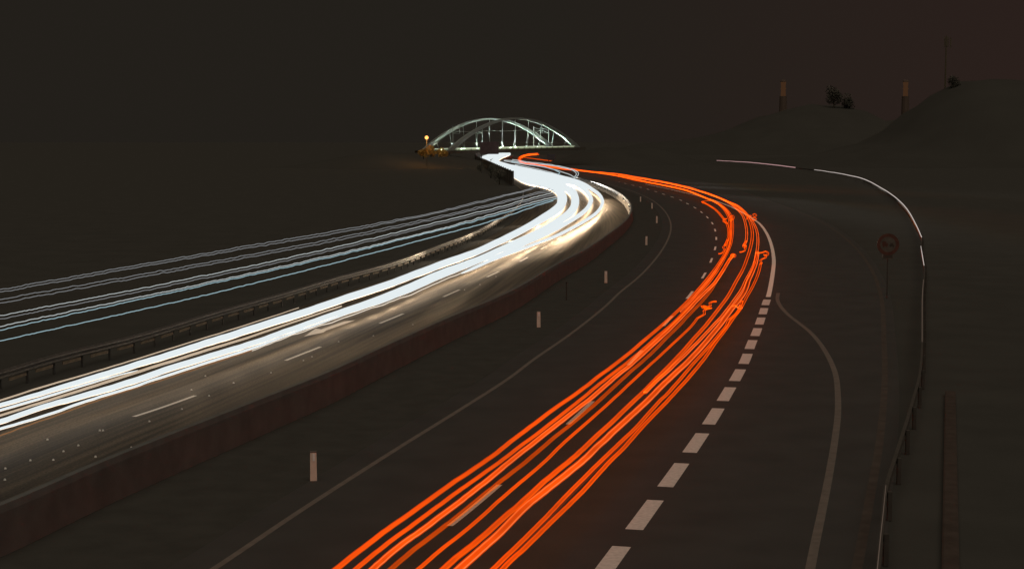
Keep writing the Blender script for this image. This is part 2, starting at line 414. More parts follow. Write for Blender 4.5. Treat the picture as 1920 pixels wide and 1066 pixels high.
while s < tot:
    P = cut(ld_w, max(s, 0), min(tot, s + s_b - s_a))
    if len(P) > 1: stripe('lane_dash', P, 0.15, 0.004, M['paint_lit'])
    s += pitch
# merge arrow painted on the left carriageway
bm = bmesh.new()
bm.faces.new([bm.verts.new(un(x, y, 0) + Vector((0, 0, 0.004))) for x, y in [(570,630.5),(592,615.5),(602,617),(645,602),(666,600),(632,612),(612,619),(606,623)]])
bm.normal_update()
for f in bm.faces:
    if f.normal.z < 0: f.normal_flip()
struct(obj('lane_arrow', bm, M['paint']))

# ------------------------------------------------------------------ median barrier
bw = extend(barr_w, 25)
t = thing('concrete_barrier', (0, 0, 0), 'long low concrete barrier curving between the white and the red traffic', 'barrier')
bm = bmesh.new()
profile_sweep(bm, bw, [(-0.30,0.0),(-0.30,0.08),(-0.17,0.30),(-0.10,1.05),(0.08,1.05),(0.11,0.9),(0.13,0.0)])
obj('wall_body', bm, M['concrete'], t)
for p, d in walk(bw, 9.0, 100.0):
    if p.y > 320: break
    n = Vector((d.y, -d.x, 0)); bm = bmesh.new()
    box(bm, p - n * 0.165 + Vector((0, 0, 0.75)), (0.10, 0.10, 0.14)); obj('reflector', bm, M['dark_steel'], t)
# ------------------------------------------------------------------ guardrail on the left
t = thing('guardrail', (0, 0, 0), 'long steel guardrail on posts along the left edge of the road', 'guardrail')
rw = extend(rail_w, 25)
bm = bmesh.new()
profile_sweep(bm, rw, [(0,0.44),(0.08,0.49),(0.08,0.54),(0.01,0.59),(0.08,0.64),(0.08,0.69),(0,0.75),(-0.02,0.75),(-0.02,0.44)])
obj('beam', bm, M['steel'], t)
k = 0
posts = walk(rw, 2.05, 0.5)
for (p, d), (q, e) in zip(posts, posts[1:]):
    n = Vector((d.y, -d.x, 0))
    if k < 95:
        bm = bmesh.new(); box(bm, p - n * 0.08 + Vector((0, 0, 0.34)), (0.07, 0.12, 0.68)); obj('post', bm, M['dark_steel'], t)
        bm = bmesh.new(); a = p.lerp(q, 0.22); b = p.lerp(q, 0.86)
        bar(bm, a + n * 0.02 + Vector((0, 0, 0.36)), b + n * 0.02 + Vector((0, 0, 0.36)), 0.03, 0.11); obj('lower_rail', bm, M['rail_dim'], t)
    k += 1
# ------------------------------------------------------------------ ramp guardrail on the right
t = thing('guardrail', (0, 0, 0), 'thin dark guardrail curving round the outside of the right ramp', 'guardrail')
rr = [p for p in ramp_w]
bm = bmesh.new(); profile_sweep(bm, rr, [(-0.03,0.46),(0.05,0.5),(0.0,0.6),(0.05,0.7),(-0.03,0.75)]); obj('beam', bm, M['ramp_steel'], t)
for p, d in walk(rr, 4.0, 1.0)[:80]:
    bm = bmesh.new(); box(bm, p + Vector((0.1, 0, 0.33)), (0.1, 0.1, 0.66)); obj('post', bm, M['ramp_steel'], t)
# kerb at the lower right, reddish light put into its colour
kp = [un(1781, y, 0) for y in (1260, 1066, 900, 800, 740)]
bm = bmesh.new(); profile_sweep(bm, kp, [(-0.16,0),(-0.16,0.12),(-0.12,0.14),(0.14,0.14),(0.18,0.12),(0.18,0)])
tag(obj('stone_kerb', bm, M['kerb']), 'straight stone kerb tinted with reddish light at the lower right beyond the ramp guardrail', 'kerb')

# ------------------------------------------------------------------ noise wall on the left bend
t = thing('noise_barrier', wall_w[0], 'dark noise barrier wall hiding the road bend on the left', 'wall')
wp = walk(wall_w[:-1], 12.0, 0.0)
for i, ((p, d), (q, e)) in enumerate(zip(wp, wp[1:])):
    n = Vector((d.y, -d.x, 0)); h = 2.75
    bm = bmesh.new(); bar(bm, p - n * 0.6 + Vector((0, 0, h / 2)), q - n * 0.6 + Vector((0, 0, h / 2)), 0.18, h)
    o = obj('panel', bm, M['wall'], t); o.matrix_parent_inverse = Matrix.Translation(-wall_w[0])
    bm = bmesh.new(); box(bm, p - n * 0.6 + Vector((0, 0, 1.45)), (0.3, 0.3, 2.9))
    o = obj('post', bm, M['dark_steel'], t); o.matrix_parent_inverse = Matrix.Translation(-wall_w[0])

def leaves(bm, c, rad, n, size, rnd):
    for _ in range(n):
        while True:
            v = Vector((rnd.uniform(-1, 1), rnd.uniform(-1, 1), rnd.uniform(-1, 1)))
            if 0.3 < v.length < 1: break
        p = Vector(c) + Vector((v.x * rad[0], v.y * rad[1], v.z * rad[2]))
        a = Vector((rnd.gauss(0, 1), rnd.gauss(0, 1), rnd.gauss(0, 1))).normalized(); b = a.cross(Vector((rnd.gauss(0, 1), rnd.gauss(0, 1), rnd.gauss(0, 1)))).normalized()
        s = size * rnd.uniform(0.6, 1.3)
        bm.faces.new([bm.verts.new(p + a * s), bm.verts.new(p + b * s * 0.5), bm.verts.new(p - a * s), bm.verts.new(p - b * s * 0.5)])
def bush(name, loc, r, h, label, cat='bush', group=None, n=700, size=0.16, seed=1, trunk=0.0, leafm=None):
    rnd = random.Random(seed); t = thing(name, loc, label, cat, group)
    bm = bmesh.new()
    for k in range(7):
        a = rnd.uniform(0, 6.28); rr_ = r * rnd.uniform(0.0, 0.6)
        leaves(bm, (rr_ * math.cos(a), rr_ * math.sin(a), trunk + (h - trunk) * rnd.uniform(0.18, 0.75)), (r * rnd.uniform(0.35, 0.6),) * 2 + ((h - trunk) * rnd.uniform(0.2, 0.32),), n // 7, size, rnd)
    obj('crown', bm, leafm or M['leaf'], t)
    bm = bmesh.new()
    tube(bm, [(0, 0, 0), (0.02 * h, 0, h * 0.3), (0, 0.01 * h, h * 0.6)], [0.035 * h + 0.02, 0.024 * h + 0.015, 0.008 * h], 7)
    for k in range(5):
        a = k * 1.3; z0 = max(trunk * 0.8, h * 0.2) + 0.04 * h * k
        tube(bm, [(0, 0, z0), (r * 0.3 * math.cos(a), r * 0.3 * math.sin(a), z0 + h * 0.15), (r * 0.6 * math.cos(a), r * 0.6 * math.sin(a), z0 + h * 0.25)], [0.014 * h, 0.009 * h, 0.004 * h], 6)
    obj('trunk', bm, M['bark'], t)
    return t
for i, (px, py, r, h, lab) in enumerate([(957,346,1.6,3.6,'dark ragged bush at the near end of the noise wall'),(938,334,1.8,3.7,'dark bush behind the middle of the noise wall'),(915,321,2.2,3.4,'low dark bush behind the noise wall nearest the bridge')]):
    p = un(px, py, 0); bush('bush', (p.x - 2.2, p.y, 0), r, h, lab, 'bush', None, 900, 0.14, 20 + i)

# ------------------------------------------------------------------ delineator posts
def delineator(label, z):
    t = thing('delineator_post', (0, 0, 0), label, 'roadside post', 'delineator posts along the median verge')
    bm = bmesh.new(); w, d = 0.085, 0.05
    prof = [(-w,-d),(w,-d),(w,0.02),(0,d),(-w,0.02)]
    lo = [bm.verts.new((x, y, 0)) for x, y in prof]; hi = [bm.verts.new((x * 0.92, y * 0.92, 0.72)) for x, y in prof]
    for i in range(5): bm.faces.new((lo[i], lo[(i + 1) % 5], hi[(i + 1) % 5], hi[i]))
    bm.faces.new(hi)
    obj('post_body', bm, M['plastic'], t)
    bm = bmesh.new(); box(bm, (0.01, -0.056, 0.60), (0.055, 0.014, 0.185)); obj('reflector', bm, M['reflector'], t)
    bm = bmesh.new(); box(bm, (0, -0.012, 0.735), (0.165, 0.085, 0.03)); obj('post_cap', bm, M['black'], t)
    return t
proto = None
for px, py, lab in [(588,900,'nearest white delineator post, standing alone in the dark median'),(1010,613,'second white delineator post, below the thin dark pole'),
        (1136,530,'short delineator post halfway along the median verge'),(1212,459,'small delineator post where the median starts to bend'),
        (1231.5,418,'tiny delineator post close to the bend of the brown edge line'),(1222.5,391,'tiny delineator post beyond the end of the lit barrier'),(1201,378,'farthest and faintest delineator post of the row')]:
    p = un(px, py, 0)
    if proto is None: o = proto = delineator(lab, 0)
    else: o = copy_tree(proto); o['label'] = lab
    o.location = p; o.rotation_euler = (0, 0, -math.atan2(p.x, p.y))
p = un(1062, 563, 0)
bm = bmesh.new(); tube(bm, [p, p + Vector((0, 0, 1.0))], [0.03, 0.03], 8); box(bm, p + Vector((0, 0, 0.98)), (0.1, 0.1, 0.05))
tag(obj('marker_pole', bm, M['paint_faint']), 'thin dim grey pole on the median between two delineator posts', 'pole')

# small bright stones and studs that glint on the left carriageway
st = None
for px, py in [(10,877),(9,898),(57,862),(100,861),(119,845),(147,834),(89,823),(187,806),(193,806),(280,789),(341,766),(392,741),(438,717),(359,730),(385,704),(246,838),(179,855),(569,675),(585,668),(508,698),(635,640),(700,629),(774,608),(871,543),(900,533),(930,518),(1090,375),(1094,381),(1096,387)]:
    p = un(px, py, 0.02)
    if st is None:
        bm = bmesh.new()
        r0 = [bm.verts.new((0.035 * math.cos(a * 1.0472), 0.035 * math.sin(a * 1.0472), -0.02)) for a in range(6)]
        r1 = [bm.verts.new((0.022 * math.cos(a * 1.0472), 0.022 * math.sin(a * 1.0472), 0.022)) for a in range(6)]
        for i in range(6): bm.faces.new((r0[i], r0[(i + 1) % 6], r1[(i + 1) % 6], r1[i]))
        bm.faces.new(r1)
        o = st = tag(obj('road_stud', bm, M['reflector']), 'tiny glinting speck on the left carriageway asphalt', 'road stud', 'glinting specks on the left carriageway')
    else:
        o = st.copy(); COL.objects.link(o)
    o.location = p

# ------------------------------------------------------------------ signs
p = un(1663, 560, 0); s_ = (p.y * cp_) / F
t = thing('road_sign', p, 'round red rimmed no overtaking sign with small plate beside the right ramp', 'road sign', None, -math.atan2(p.x, p.y) * 0.6)
zc = at(1662, 458, p.y).z; rad = 20.5 * p.y / F
def disc(bm, r0, r1, y, z, n=40):
    a = [bm.verts.new((r0 * math.cos(i * 2 * math.pi / n), y, z + r0 * math.sin(i * 2 * math.pi / n))) for i in range(n)]
    if r1 == 0: bm.faces.new(a); return
    b = [bm.verts.new((r1 * math.cos(i * 2 * math.pi / n), y, z + r1 * math.sin(i * 2 * math.pi / n))) for i in range(n)]
    for i in range(n): bm.faces.new((a[i], a[(i + 1) % n], b[(i + 1) % n], b[i]))
m_sw = mat('sign_white', (0.105, 0.100, 0.088), 0.6, 0.2, 4.0); m_sr = mat('sign_red', (0.105, 0.046, 0.036), 0.6, 0.2, 4.0)
m_sb = mat('sign_black', (0.06, 0.052, 0.045), 0.6, 0.2, 4.0)
bm = bmesh.new()
for y in (0, 0.03): disc(bm, rad * 0.98, 0, y, zc)
bm2 = bmesh.new(); n = 40
a = [bm2.verts.new((rad * math.cos(i * 2 * math.pi / n), 0, zc + rad * math.sin(i * 2 * math.pi / n))) for i in range(n)]
b = [bm2.verts.new((rad * math.cos(i * 2 * math.pi / n), 0.03, zc + rad * math.sin(i * 2 * math.pi / n))) for i in range(n)]
for i in range(n): bm2.faces.new((a[i], a[(i + 1) % n], b[(i + 1) % n], b[i]))
bm2.faces.new(a); bm2.faces.new(b[::-1]); bm.free()
obj('disc', bm2, m_sw, t)
bm = bmesh.new(); disc(bm, rad * 0.995, rad * 0.70, -0.006, zc); obj('rim', bm, m_sr, t)
bm = bmesh.new()     # a truck beside a car
k = rad
for x, z, w, h in ((-0.34,0.10,0.36,0.34),(-0.08,0.02,0.14,0.2),(-0.26,-0.12,0.44,0.07),(-0.40,-0.20,0.1,0.1),(-0.12,-0.20,0.1,0.1)): box(bm, (x * k, -0.006, zc + z * k), (w * k, 0.006, h * k))
obj('truck_symbol', bm, m_sr, t)
bm = bmesh.new()
for x, z, w, h in ((0.34,-0.08,0.40,0.14),(0.34,0.06,0.26,0.14),(0.22,-0.18,0.1,0.1),(0.46,-0.18,0.1,0.1)): box(bm, (x * k, -0.006, zc + z * k), (w * k, 0.006, h * k))
obj('car_symbol', bm, m_sb, t)
bm = bmesh.new(); box(bm, (0, 0.015, at(1663, 481, p.y).z), (rad * 0.98, 0.03, rad * 0.46)); obj('lower_plate', bm, m_sw, t)
bm = bmesh.new(); box(bm, (0, -0.004, at(1663, 481, p.y).z), (rad * 0.80, 0.004, rad * 0.28)); obj('plate_marks', bm, m_sb, t)
bm = bmesh.new(); tube(bm, [(0, 0.07, 0), (0, 0.07, zc + rad * 0.5)], [0.03, 0.03], 10); obj('pole', bm, M['ramp_steel'], t)

def panel_sign(name, x0, x1, y0, y1, Y, m, label, cat, legs):
    a, b = at(x0, y0, Y), at(x1, y1, Y)
    t = thing(name, ((a.x + b.x) / 2, Y, 0), label, cat)
    w = abs(b.x - a.x); h = a.z - b.z; zc = (a.z + b.z) / 2
    bm = bmesh.new(); box(bm, (0, 0, zc), (w, 0.12, h)); obj('panel', bm, m, t)
    bm = bmesh.new()
    for zz in (-0.33, 0, 0.33): box(bm, (0, -0.08, zc + zz * h), (w * 0.98, 0.04, 0.1))
    for xx in (-0.5, -0.25, 0, 0.25, 0.5): box(bm, (xx * w * 0.96, -0.082, zc), (0.06, 0.036, h * 0.96))
    obj('panel_frame', bm, m, t)
    for lx in legs:
        bm = bmesh.new(); box(bm, (lx * w, 0.25, zc / 2 + h * 0.2), (0.22, 0.22, zc + h * 0.4)); obj('leg', bm, M['girder'], t)
    return t
m_ms = mat('maroon_sign', (0.080, 0.055, 0.058), 0.7, 0.15, 1.0); m_bs = mat('blue_sign', (0.075, 0.085, 0.105), 0.7, 0.15, 1.0)
panel_sign('sign_gantry', 900, 935, 266, 289, 430, m_ms, 'dark maroon sign panel on posts in front of the arch bridge', 'sign', (-0.42,))
panel_sign('direction_sign', 1026, 1041, 289, 299, 520, m_bs, 'small dim blue sign panel to the right under the bridge', 'sign', (-0.3, 0.3))

# ------------------------------------------------------------------ arch bridge (railway, crosses askew)
ANG = R(40); U = Vector((math.cos(ANG), math.sin(ANG), 0)); NV = Vector((-math.sin(ANG), math.cos(ANG), 0))
C0 = at(962, 275, 552); C0.z = 0
def t_for(px):
    lo, hi = -80.0, 80.0
    for _ in range(60):
        m = (lo + hi) / 2
        if proj(C0 + U * m + Vector((0, 0, 6)))[0] < px: lo = m
        else: hi = m
    return lo
tl, tr = t_for(838), t_for(1086); tm = (tl + tr) / 2; half = (tr - tl) / 2
zl, zr = at(838, 279.5, (C0 + U * tl).y).z, at(1086, 273, (C0 + U * tr).y).z
zd = lambda t: zl + (zr - zl) * (t - tl) / (tr - tl)
peak = at(979, 220.5, (C0 + U * tm).y).z - zd(tm)
BW = 14.0
br = thing('arch_bridge', (0, 0, 0), 'lit twin arch railway bridge crossing the motorway in the distance', 'bridge')
def bp(t, off, z): return C0 + U * t + NV * off + Vector((0, 0, z))
m_strip = lamp('bridge_fascia_glow', [(0, (0.17, 0.20, 0.11), 0.85)])  # deck fascia made to glow in place of lamplight falling on it
m_rail = lamp('bridge_rail_glow', [(0, (0.70, 0.78, 0.54), 0.9)])  # handrail given its own glow as well, it is no lamp
m_flood = lamp('bridge_flood', [(-1, (0.2, 0.2, 0.15), 0.2), (0.5, (0.2, 0.2, 0.15), 0.2), (0.7, (0.92, 1.0, 0.84), 4200), (1, (0.92, 1.0, 0.84), 4200)])
bm = bmesh.new()
for i in range(12):
    t0 = tl - 2 + (tr - tl + 4) * i / 12; t1 = tl - 2 + (tr - tl + 4) * (i + 1) / 12
    v = [bm.verts.new(bp(tt, o_, zd(tt) + z_)) for tt in (t0, t1) for o_, z_ in ((-1.2, -0.55), (-1.2, -1.5), (BW + 1.2, -1.5), (BW + 1.2, -0.55))]
    for a in range(4): bm.faces.new((v[a], v[(a + 1) % 4], v[4 + (a + 1) % 4], v[4 + a]))
bmesh.ops.recalc_face_normals(bm, faces=bm.faces); obj('deck', bm, M['girder'], br)
for off in (-1.0, BW + 1.0):
    bm = bmesh.new(); bar(bm, bp(tl + 3.5, off, zd(tl + 3.5) - 0.12), bp(tr - 3, off, zd(tr - 3) - 0.12), 0.1, 0.16); obj('glow_rail', bm, m_rail, br)
    bm = bmesh.new(); bar(bm, bp(tl + 3.5, off, zd(tl + 3.5) - 0.42), bp(tr - 3, off, zd(tr - 3) - 0.42), 0.06, 0.42); obj('glow_fascia', bm, m_strip, br)
    tt = tl + 4.2
    while tt < tr - 3:
        bm = bmesh.new(); box(bm, bp(tt, off - 0.12 if off < 0 else off + 0.12, zd(tt) - 0.42), (0.3, 0.3, 0.6)); obj('parapet_post', bm, M['girder'], br); tt += 2.6
for off in (0.0, BW):
    N_ = 44; bm = bmesh.new(); rings = []
    for i in range(N_ + 1):
        u = -1 + 2 * i / N_; t_ = tm + half * u
        z = zd(t_) - 0.5 + (peak + 0.5) * (1 - u * u); hgt = 0.40 + 0.60 * abs(u) ** 1.5; wd = 0.6
        tg = Vector((1, -2 * u * peak / half)).normalized(); nx, nz = -tg.y, tg.x
        rings.append([bm.verts.new(bp(t_ + nx * s1 * hgt, off + s2 * wd, z + nz * s1 * hgt)) for s1, s2 in ((0, -1), (0, 1), (-1.5, 1), (-1.5, -1))])
    for a, b in zip(rings, rings[1:]):
        for k in range(4): bm.faces.new((a[k], a[(k + 1) % 4], b[(k + 1) % 4], b[k]))
    bm.faces.new(rings[0]); bm.faces.new(rings[-1]); bmesh.ops.recalc_face_normals(bm, faces=bm.faces)
    obj('arch', bm, M['bridge'], br)
    for i in range(9):
        u = -0.80 + 1.60 * i / 8; ta = tm + half * u; tb = tm + half * u * 0.93
        bm = bmesh.new(); tube(bm, [bp(tb, off, zd(tb) - 0.5), bp(ta, off, zd(ta) + peak * (1 - u * u) - 0.5)], [0.085, 0.085], 6); obj('hanger', bm, M['bridge'], br)
    for i in range(11):
        u = -0.74 + 1.48 * i / 10; t_ = tm + half * u
        bm = bmesh.new(); q = bp(t_, off + (-0.55 if off == 0 else -0.8), zd(t_) - 0.38); box(bm, q, (0.28, 0.28, 0.22)); obj('floodlight', bm, m_flood, br)
for px, mast_lab in ((848, 'overhead line mast at the left end of the arch bridge'), (903, 'overhead line mast under the left rise of the near arch'), (1001, 'overhead line mast near the crossing of the two arches'), (1030, 'overhead line mast at the right end of the arch bridge')):
    tt = t_for(px); o_ = 4.0 if px in (848, 1001) else 10.0
    tt = tt + o_ * math.tan(ANG)
    q = bp(tt, o_, zd(tt) - 0.55); top = at(px, 237, q.y).z - q.z
    ms = thing('catenary_mast', q, mast_lab, 'mast', 'overhead line masts on the bridge')
    bm = bmesh.new(); box(bm, (0, 0, top / 2), (0.22, 0.22, top)); obj('pole', bm, M['bridge'], ms)
    bm = bmesh.new(); sg = 1 if px in (848, 1001) else -1
    bar(bm, (0, 0, top - 0.5), (sg * 2.3, 0.4, top - 0.9), 0.12); bar(bm, (0, 0, top - 2.3), (sg * 2.3, 0.4, top - 1.5), 0.12); bar(bm, (sg * 2.3, 0.4, top - 0.3), (sg * 2.3, 0.4, top - 2.4), 0.12)
    bar(bm, (0, 0, top - 2.4), (sg * 2.3, 0.4, top - 2.4), 0.08)
    obj('bracket_arm', bm, M['bridge'], ms)
q0, q1 = t_for(848), t_for(1045); P = []
for i in range(40):
    a = i / 39; tt = q0 + (q1 - q0) * a + 7 * math.tan(ANG); P.append(bp(tt, 7.0, zd(tt) + 5.8 - 0.25 * math.sin(a * math.pi * 3) ** 2))
bm = bmesh.new(); tube(bm, P, 0.05, 5); tag(obj('overhead_wire', bm, M['bridge']), 'thin overhead contact wire strung along the bridge between the masts', 'wire')

# embankments that carry the railway, hills
def mound(name, P, w, m, n=5, amp=0.15, seed=3, tap=0.7):
    """ridge along crest points P (x, y, z) with foot width w"""
    rnd = random.Random(seed); bm = bmesh.new(); rows = []
    P = [tuple(q) for q in P]; a, b = Vector(P[0]), Vector(P[-1]); a = a + (a - Vector(P[1])).normalized() * w * tap; b = b + (b - Vector(P[-2])).normalized() * w * tap
    P = [(a.x, a.y, -0.4)] + P + [(b.x, b.y, -0.4)]
    P = catmull(P, max(1.0, (Vector(P[0]) - Vector(P[-1])).length / 70)); N = flat_normals([Vector(p) for p in P])
    for p, nn in zip(P, N):
        row = []
        for k in range(-n, n + 1):
            f = k / n; z = p[2] * (0.5 + 0.5 * math.cos(math.pi * f)) + (rnd.uniform(-amp, amp) * min(1, p[2] / 5) if abs(k) < n else 0)
            row.append(bm.verts.new((p[0] + nn.x * f * w, p[1] + nn.y * f * w, max(z, -0.3) if abs(k) < n else -0.5)))
        rows.append(row)
    for a, b in zip(rows, rows[1:]):
        for k in range(len(a) - 1): bm.faces.new((a[k], a[k + 1], b[k + 1], b[k]))
    bmesh.ops.recalc_face_normals(bm, faces=bm.faces)
    return struct(obj(name, bm, m, None, True))
e0 = bp(tl - 3, BW / 2, 0); mound('railway_embankment', [tuple(bp(tl - d, BW / 2, 0).xy) + (zd(tl) - 1.2,) for d in (2, 6, 14, 26)], 32, M['hill'], 5, 0.1, 3, 0.9)
mound('railway_embankment', [tuple(bp(tr + d, BW / 2, 0).xy) + (zd(tr) - 1.2,) for d in (16, 22, 30, 44)], 32, M['hill'], 5, 0.1, 4, 0.4)
mound('hill', [tuple(at(x, y, 1150)) for x, y in ((1290,262),(1350,250),(1420,220),(1470,206),(1545,197),(1610,207),(1650,226),(1700,222),(1800,205),(1950,190),(2200,220))], 170, M['hill'], 6, 1.2, 5)
mound('hill', [tuple(at(x, y, 620)) for x, y in ((1640,264),(1680,240),(1715,204),(1745,186),(1770,168),(1800,154),(1860,150),(1930,149),(2050,150),(2300,180))], 120, M['hill'], 6, 0.7, 6)
for i, (px, py, Y, h, lab) in enumerate([(1563,190,1130,14,'dark round tree on the far ridge between the two lit towers'),(1588,196,1130,12,'smaller dark tree right beside the round tree on the far ridge'),(1790,160,615,6,'dark tree at the top of the near hill under the antenna mast')]):
    q = at(px, py + 8, Y); bush('tree', (q.x, q.y, q.z - 4), h * 0.55, h + 4, lab, 'tree', None, 1400, h * 0.045, 50 + i, 3.5, M['tree_leaf'])

# lamp and lit shrubs left of the bridge
q = at(800, 258, 505); zb = 5.0
lt = thing('street_lamp', (q.x, q.y, 0), 'glowing orange street lamp left of the arch bridge', 'street lamp')
m_or = lamp('sodium_lamp', [(0, (1.0, 0.42, 0.11), 2.2)])
bm = bmesh.new(); tube(bm, [(0, 0, 0), (0, 0, q.z * 0.6), (0, 0, q.z - 0.25)], [0.11, 0.08, 0.06], 8); obj('pole', bm, M['girder'], lt)
bm = bmesh.new(); bmesh.ops.create_uvsphere(bm, u_segments=16, v_segments=10, radius=0.58, matrix=Matrix.Translation((0, 0, q.z))); obj('globe', bm, m_or, lt, True)
bm = bmesh.new(); tube(bm, [(0, 0, q.z + 0.36), (0, 0, q.z + 0.52)], [0.28, 0.1], 12); obj('lamp_cap', bm, M['girder'], lt)
m_lb = mat('lamplit_leaves', (0.55, 0.33, 0.08), 0.7, 0.4, 1.5)  # orange lamplight put into the leaf colour
for i, (px, py, r, h, lab) in enumerate([(808,292,2.4,4.0,'orange lit bush just below the street lamp'),(794,296,2.0,3.6,'smaller reddish bush left of the orange lit bush'),(828,293,2.4,3.2,'dim brown bush right of the orange lit bush')]):
    q2 = at(px, py, 500 - 2 * i); bush('bush', (q2.x, q2.y, q2.z - 0.4), r, h, lab, 'bush', None, 700, 0.26, 80 + i, 0, m_lb)

pl = bpy.data.lights.new('sodium_bulb', 'POINT'); po = bpy.data.objects.new('sodium_bulb', pl); COL.objects.link(po)
pl.energy = 1500; pl.color = (1.0, 0.42, 0.10); pl.shadow_soft_size = 0.5; po.location = (q.x, q.y - 1.2, q.z - 0.9)

# towers and mast far right
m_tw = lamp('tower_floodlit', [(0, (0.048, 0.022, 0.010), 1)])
def tower(px, label):
    q = at(px, 215, 1500); s = 1500 / F; zt = at(px, 150, 1500).z
    t = thing('tower', (q.x, q.y, 0), label, 'tower', 'distant towers behind the ridge')
    bm = bmesh.new(); tube(bm, [(0, 0, 0), (0, 0, zt - 30 * s), ], [4.2, 3.4], 10); obj('shaft', bm, M['tower'], t)
    bm = bmesh.new(); tube(bm, [(0, 0, zt - 30 * s), (0, 0, zt - 14 * s), (0, 0, zt - 4 * s)], [2.4, 2.0, 2.6], 10); obj('lantern', bm, m_tw, t)
    bm = bmesh.new(); tube(bm, [(0, 0, zt - 4 * s), (0, 0, zt - 1.5 * s), (0, 0, zt)], [2.9, 2.8, 1.2], 10); obj('roof', bm, M['tower'], t)
    bm = bmesh.new(); tube(bm, [(0, 0, zt - 17 * s), (0, 0, zt - 15 * s)], [2.7, 2.7], 10); obj('gallery', bm, m_tw, t)
    return t
tower(1468, 'dim tower with a faint orange lantern, left of the pair on the ridge')
tower(1697, 'dim tower with a faint orange lantern nearer the antenna mast')
q = at(1772, 170, 900); zt = at(1772, 68, 900).z
t = thing('antenna_mast', (q.x, q.y, 0), 'tall faint antenna mast rising at the upper right', 'mast')
m_an = mat('mast_grey', (0.095, 0.085, 0.05), 0.6, 0.2, 1.0)
bm = bmesh.new(); tube(bm, [(0, 0, 0), (0, 0, zt - 1)], [0.6, 0.32], 8); obj('pole', bm, m_an, t)
for dx, dz in ((-0.9, 0), (0.9, 0), (0, 0.6), (2.4, -0.5)):
    bm = bmesh.new(); box(bm, (dx, -0.4, zt - 3.2 + dz), (0.45, 0.3, 5.6)); obj('antenna', bm, m_an, t)

# ------------------------------------------------------------------ light trails
GR = {}
RED_AMP = 0.6
def trail(label, P, z, m, w=None, amp=0.0, per=20, seed=0, group=None, pext=0, step=5, n=8, flat=1.0):
    """one lamp drawn along its path. P: photo points (x, y[, width px]); z: height of the lamp over the road"""
    Q = [(p[0], p[1], (p[2] if len(p) > 2 else w)) for p in P]
    D = catmull(Q, min(step, per / 5) if amp else step)
    f = wave(seed * 31 + 5); g = wave(seed * 17 + 3); L = 0; pts = []; rad = []
    for i, (x, y, ww) in enumerate(D):
        if i: L += math.hypot(x - D[i - 1][0], y - D[i - 1][1])
        sc = (y - HOR) / 300.0
        k = (amp * RED_AMP if group and group.startswith('red') else amp) * (0.6 * f(L / per) + 0.4 * g(L / per * 2.3))
        p = un(x, y + k, z); pts.append(p)
        rad.append(max(0.004, ww * 0.5 * (p - Vector((0, 0, H))).length / F))
    if pext:
        a = pts[-1] + (pts[-1] - pts[-6]).normalized() * pext; pts.append(a); rad.append(rad[-1])
    bm = bmesh.new(); tube(bm, pts, rad, n, flat)
    o = obj('light_trail', bm, m, None, True)
    return tag(o, label, 'light trail', group)
def c7(P): return [(880 + x / 5.818, 270 + y / 5.818) + tuple(r) for x, y, *r in P]

WG = 'white headlight trails of the left carriageway'
U1 = c7([(440,106,4),(300,114,6),(200,132,8),(135,165,9),(170,200,9),(300,242,10),(420,285,11),(500,335,13),(620,395,14),(800,435,15)])
U2 = c7([(440,108,4),(300,125,6),(215,150,8),(190,178,8),(260,215,9),(400,258,11),(600,335,13),(800,390,14),(960,435,14)])
U3 = c7([(440,110,4),(320,140,5),(255,180,6),(320,215,7),(460,255,8),(650,310,10),(850,360,11),(1050,410,11)])
U4 = c7([(440,112,4),(345,145,5),(300,182,6),(380,220,6),(520,255,7),(750,305,8),(950,352,9),(1120,395,8)])
S1 = [(1036,350.5,16),(1048,357,17),(1053.5,366.7,18),(1054,377,18),(1050,387,17),(1039,396,16),(1021,407.5,15),(996,421.5,13),(964,439,13),(932,454.5,13),(900,469.5,13),(827,495.5,14),(740,528.5,14),(640,562,14),(540,595,14),(473,616,14),(330,661,13),(258,683,12),(172,709,11),(86,734.5,9),(0,759,8),(-150,802,8)]
S2 = [(1057,350,13),(1069,356.5,14),(1076,364,15),(1078.6,375,15),(1077,386,15),(1069,398.6,15),(1053,411,14),(1027.6,427,14),(996,442.5,14),(964,457,13),(932,471,12),(900,485.5,12),(827,513,15),(740,549.5,14),(640,584.5,11),(540,620,11),(473,643,11),(330,687,12),(258,711.5,12),(172,737.5,11),(86,761,10),(0,790,10),(-150,838,10)]
S3 = [(1080,344.5,10),(1094.6,354,9),(1105,365,8.5),(1108,376,8.5),(1102.6,389,8),(1088,402,8),(1069,414.5,8),(1043.5,427.5,9),(1019.6,440,9),(988,455,8),(950,472,6),(900,491,4),(827,520.5,4),(740,557,4),(640,591.5,4),(540,627.5,4),(473,652,5),(330,697.5,5),(258,721.5,5),(172,748.5,5),(86,777.5,5),(0,803.5,5),(-150,852,5)]
S4 = [(1091,344,8),(1109,354,7),(1123,365,6.5),(1129.7,376,6.5),(1128,386,6),(1118.5,398.6,6),(1098,413,6),(1069,429,6),(1035.6,445,6),(996,460,6),(956,474.5,6),(916,490.5,6),(890,502,6),(866,512,3)]
trail('thick white light trail along the top of the white band, innermost in the bend', U1 + S1, 0.66, M['head'], amp=0.8, per=34, seed=1, group=WG)
trail('second thick white light trail from the left, lower half of the white band', U2 + S2, 0.66, M['head'], amp=0.8, per=34, seed=2, group=WG)
trail('narrower white light trail between the thick pair and the outermost one in the bend', U3 + S3, 0.66, M['head'], amp=0.8, per=30, seed=3, group=WG)
trail('outermost thin white light trail of the bend, next to the brown lit asphalt', U4 + S4, 0.66, M['head'], amp=0.8, per=26, seed=4, group=WG)
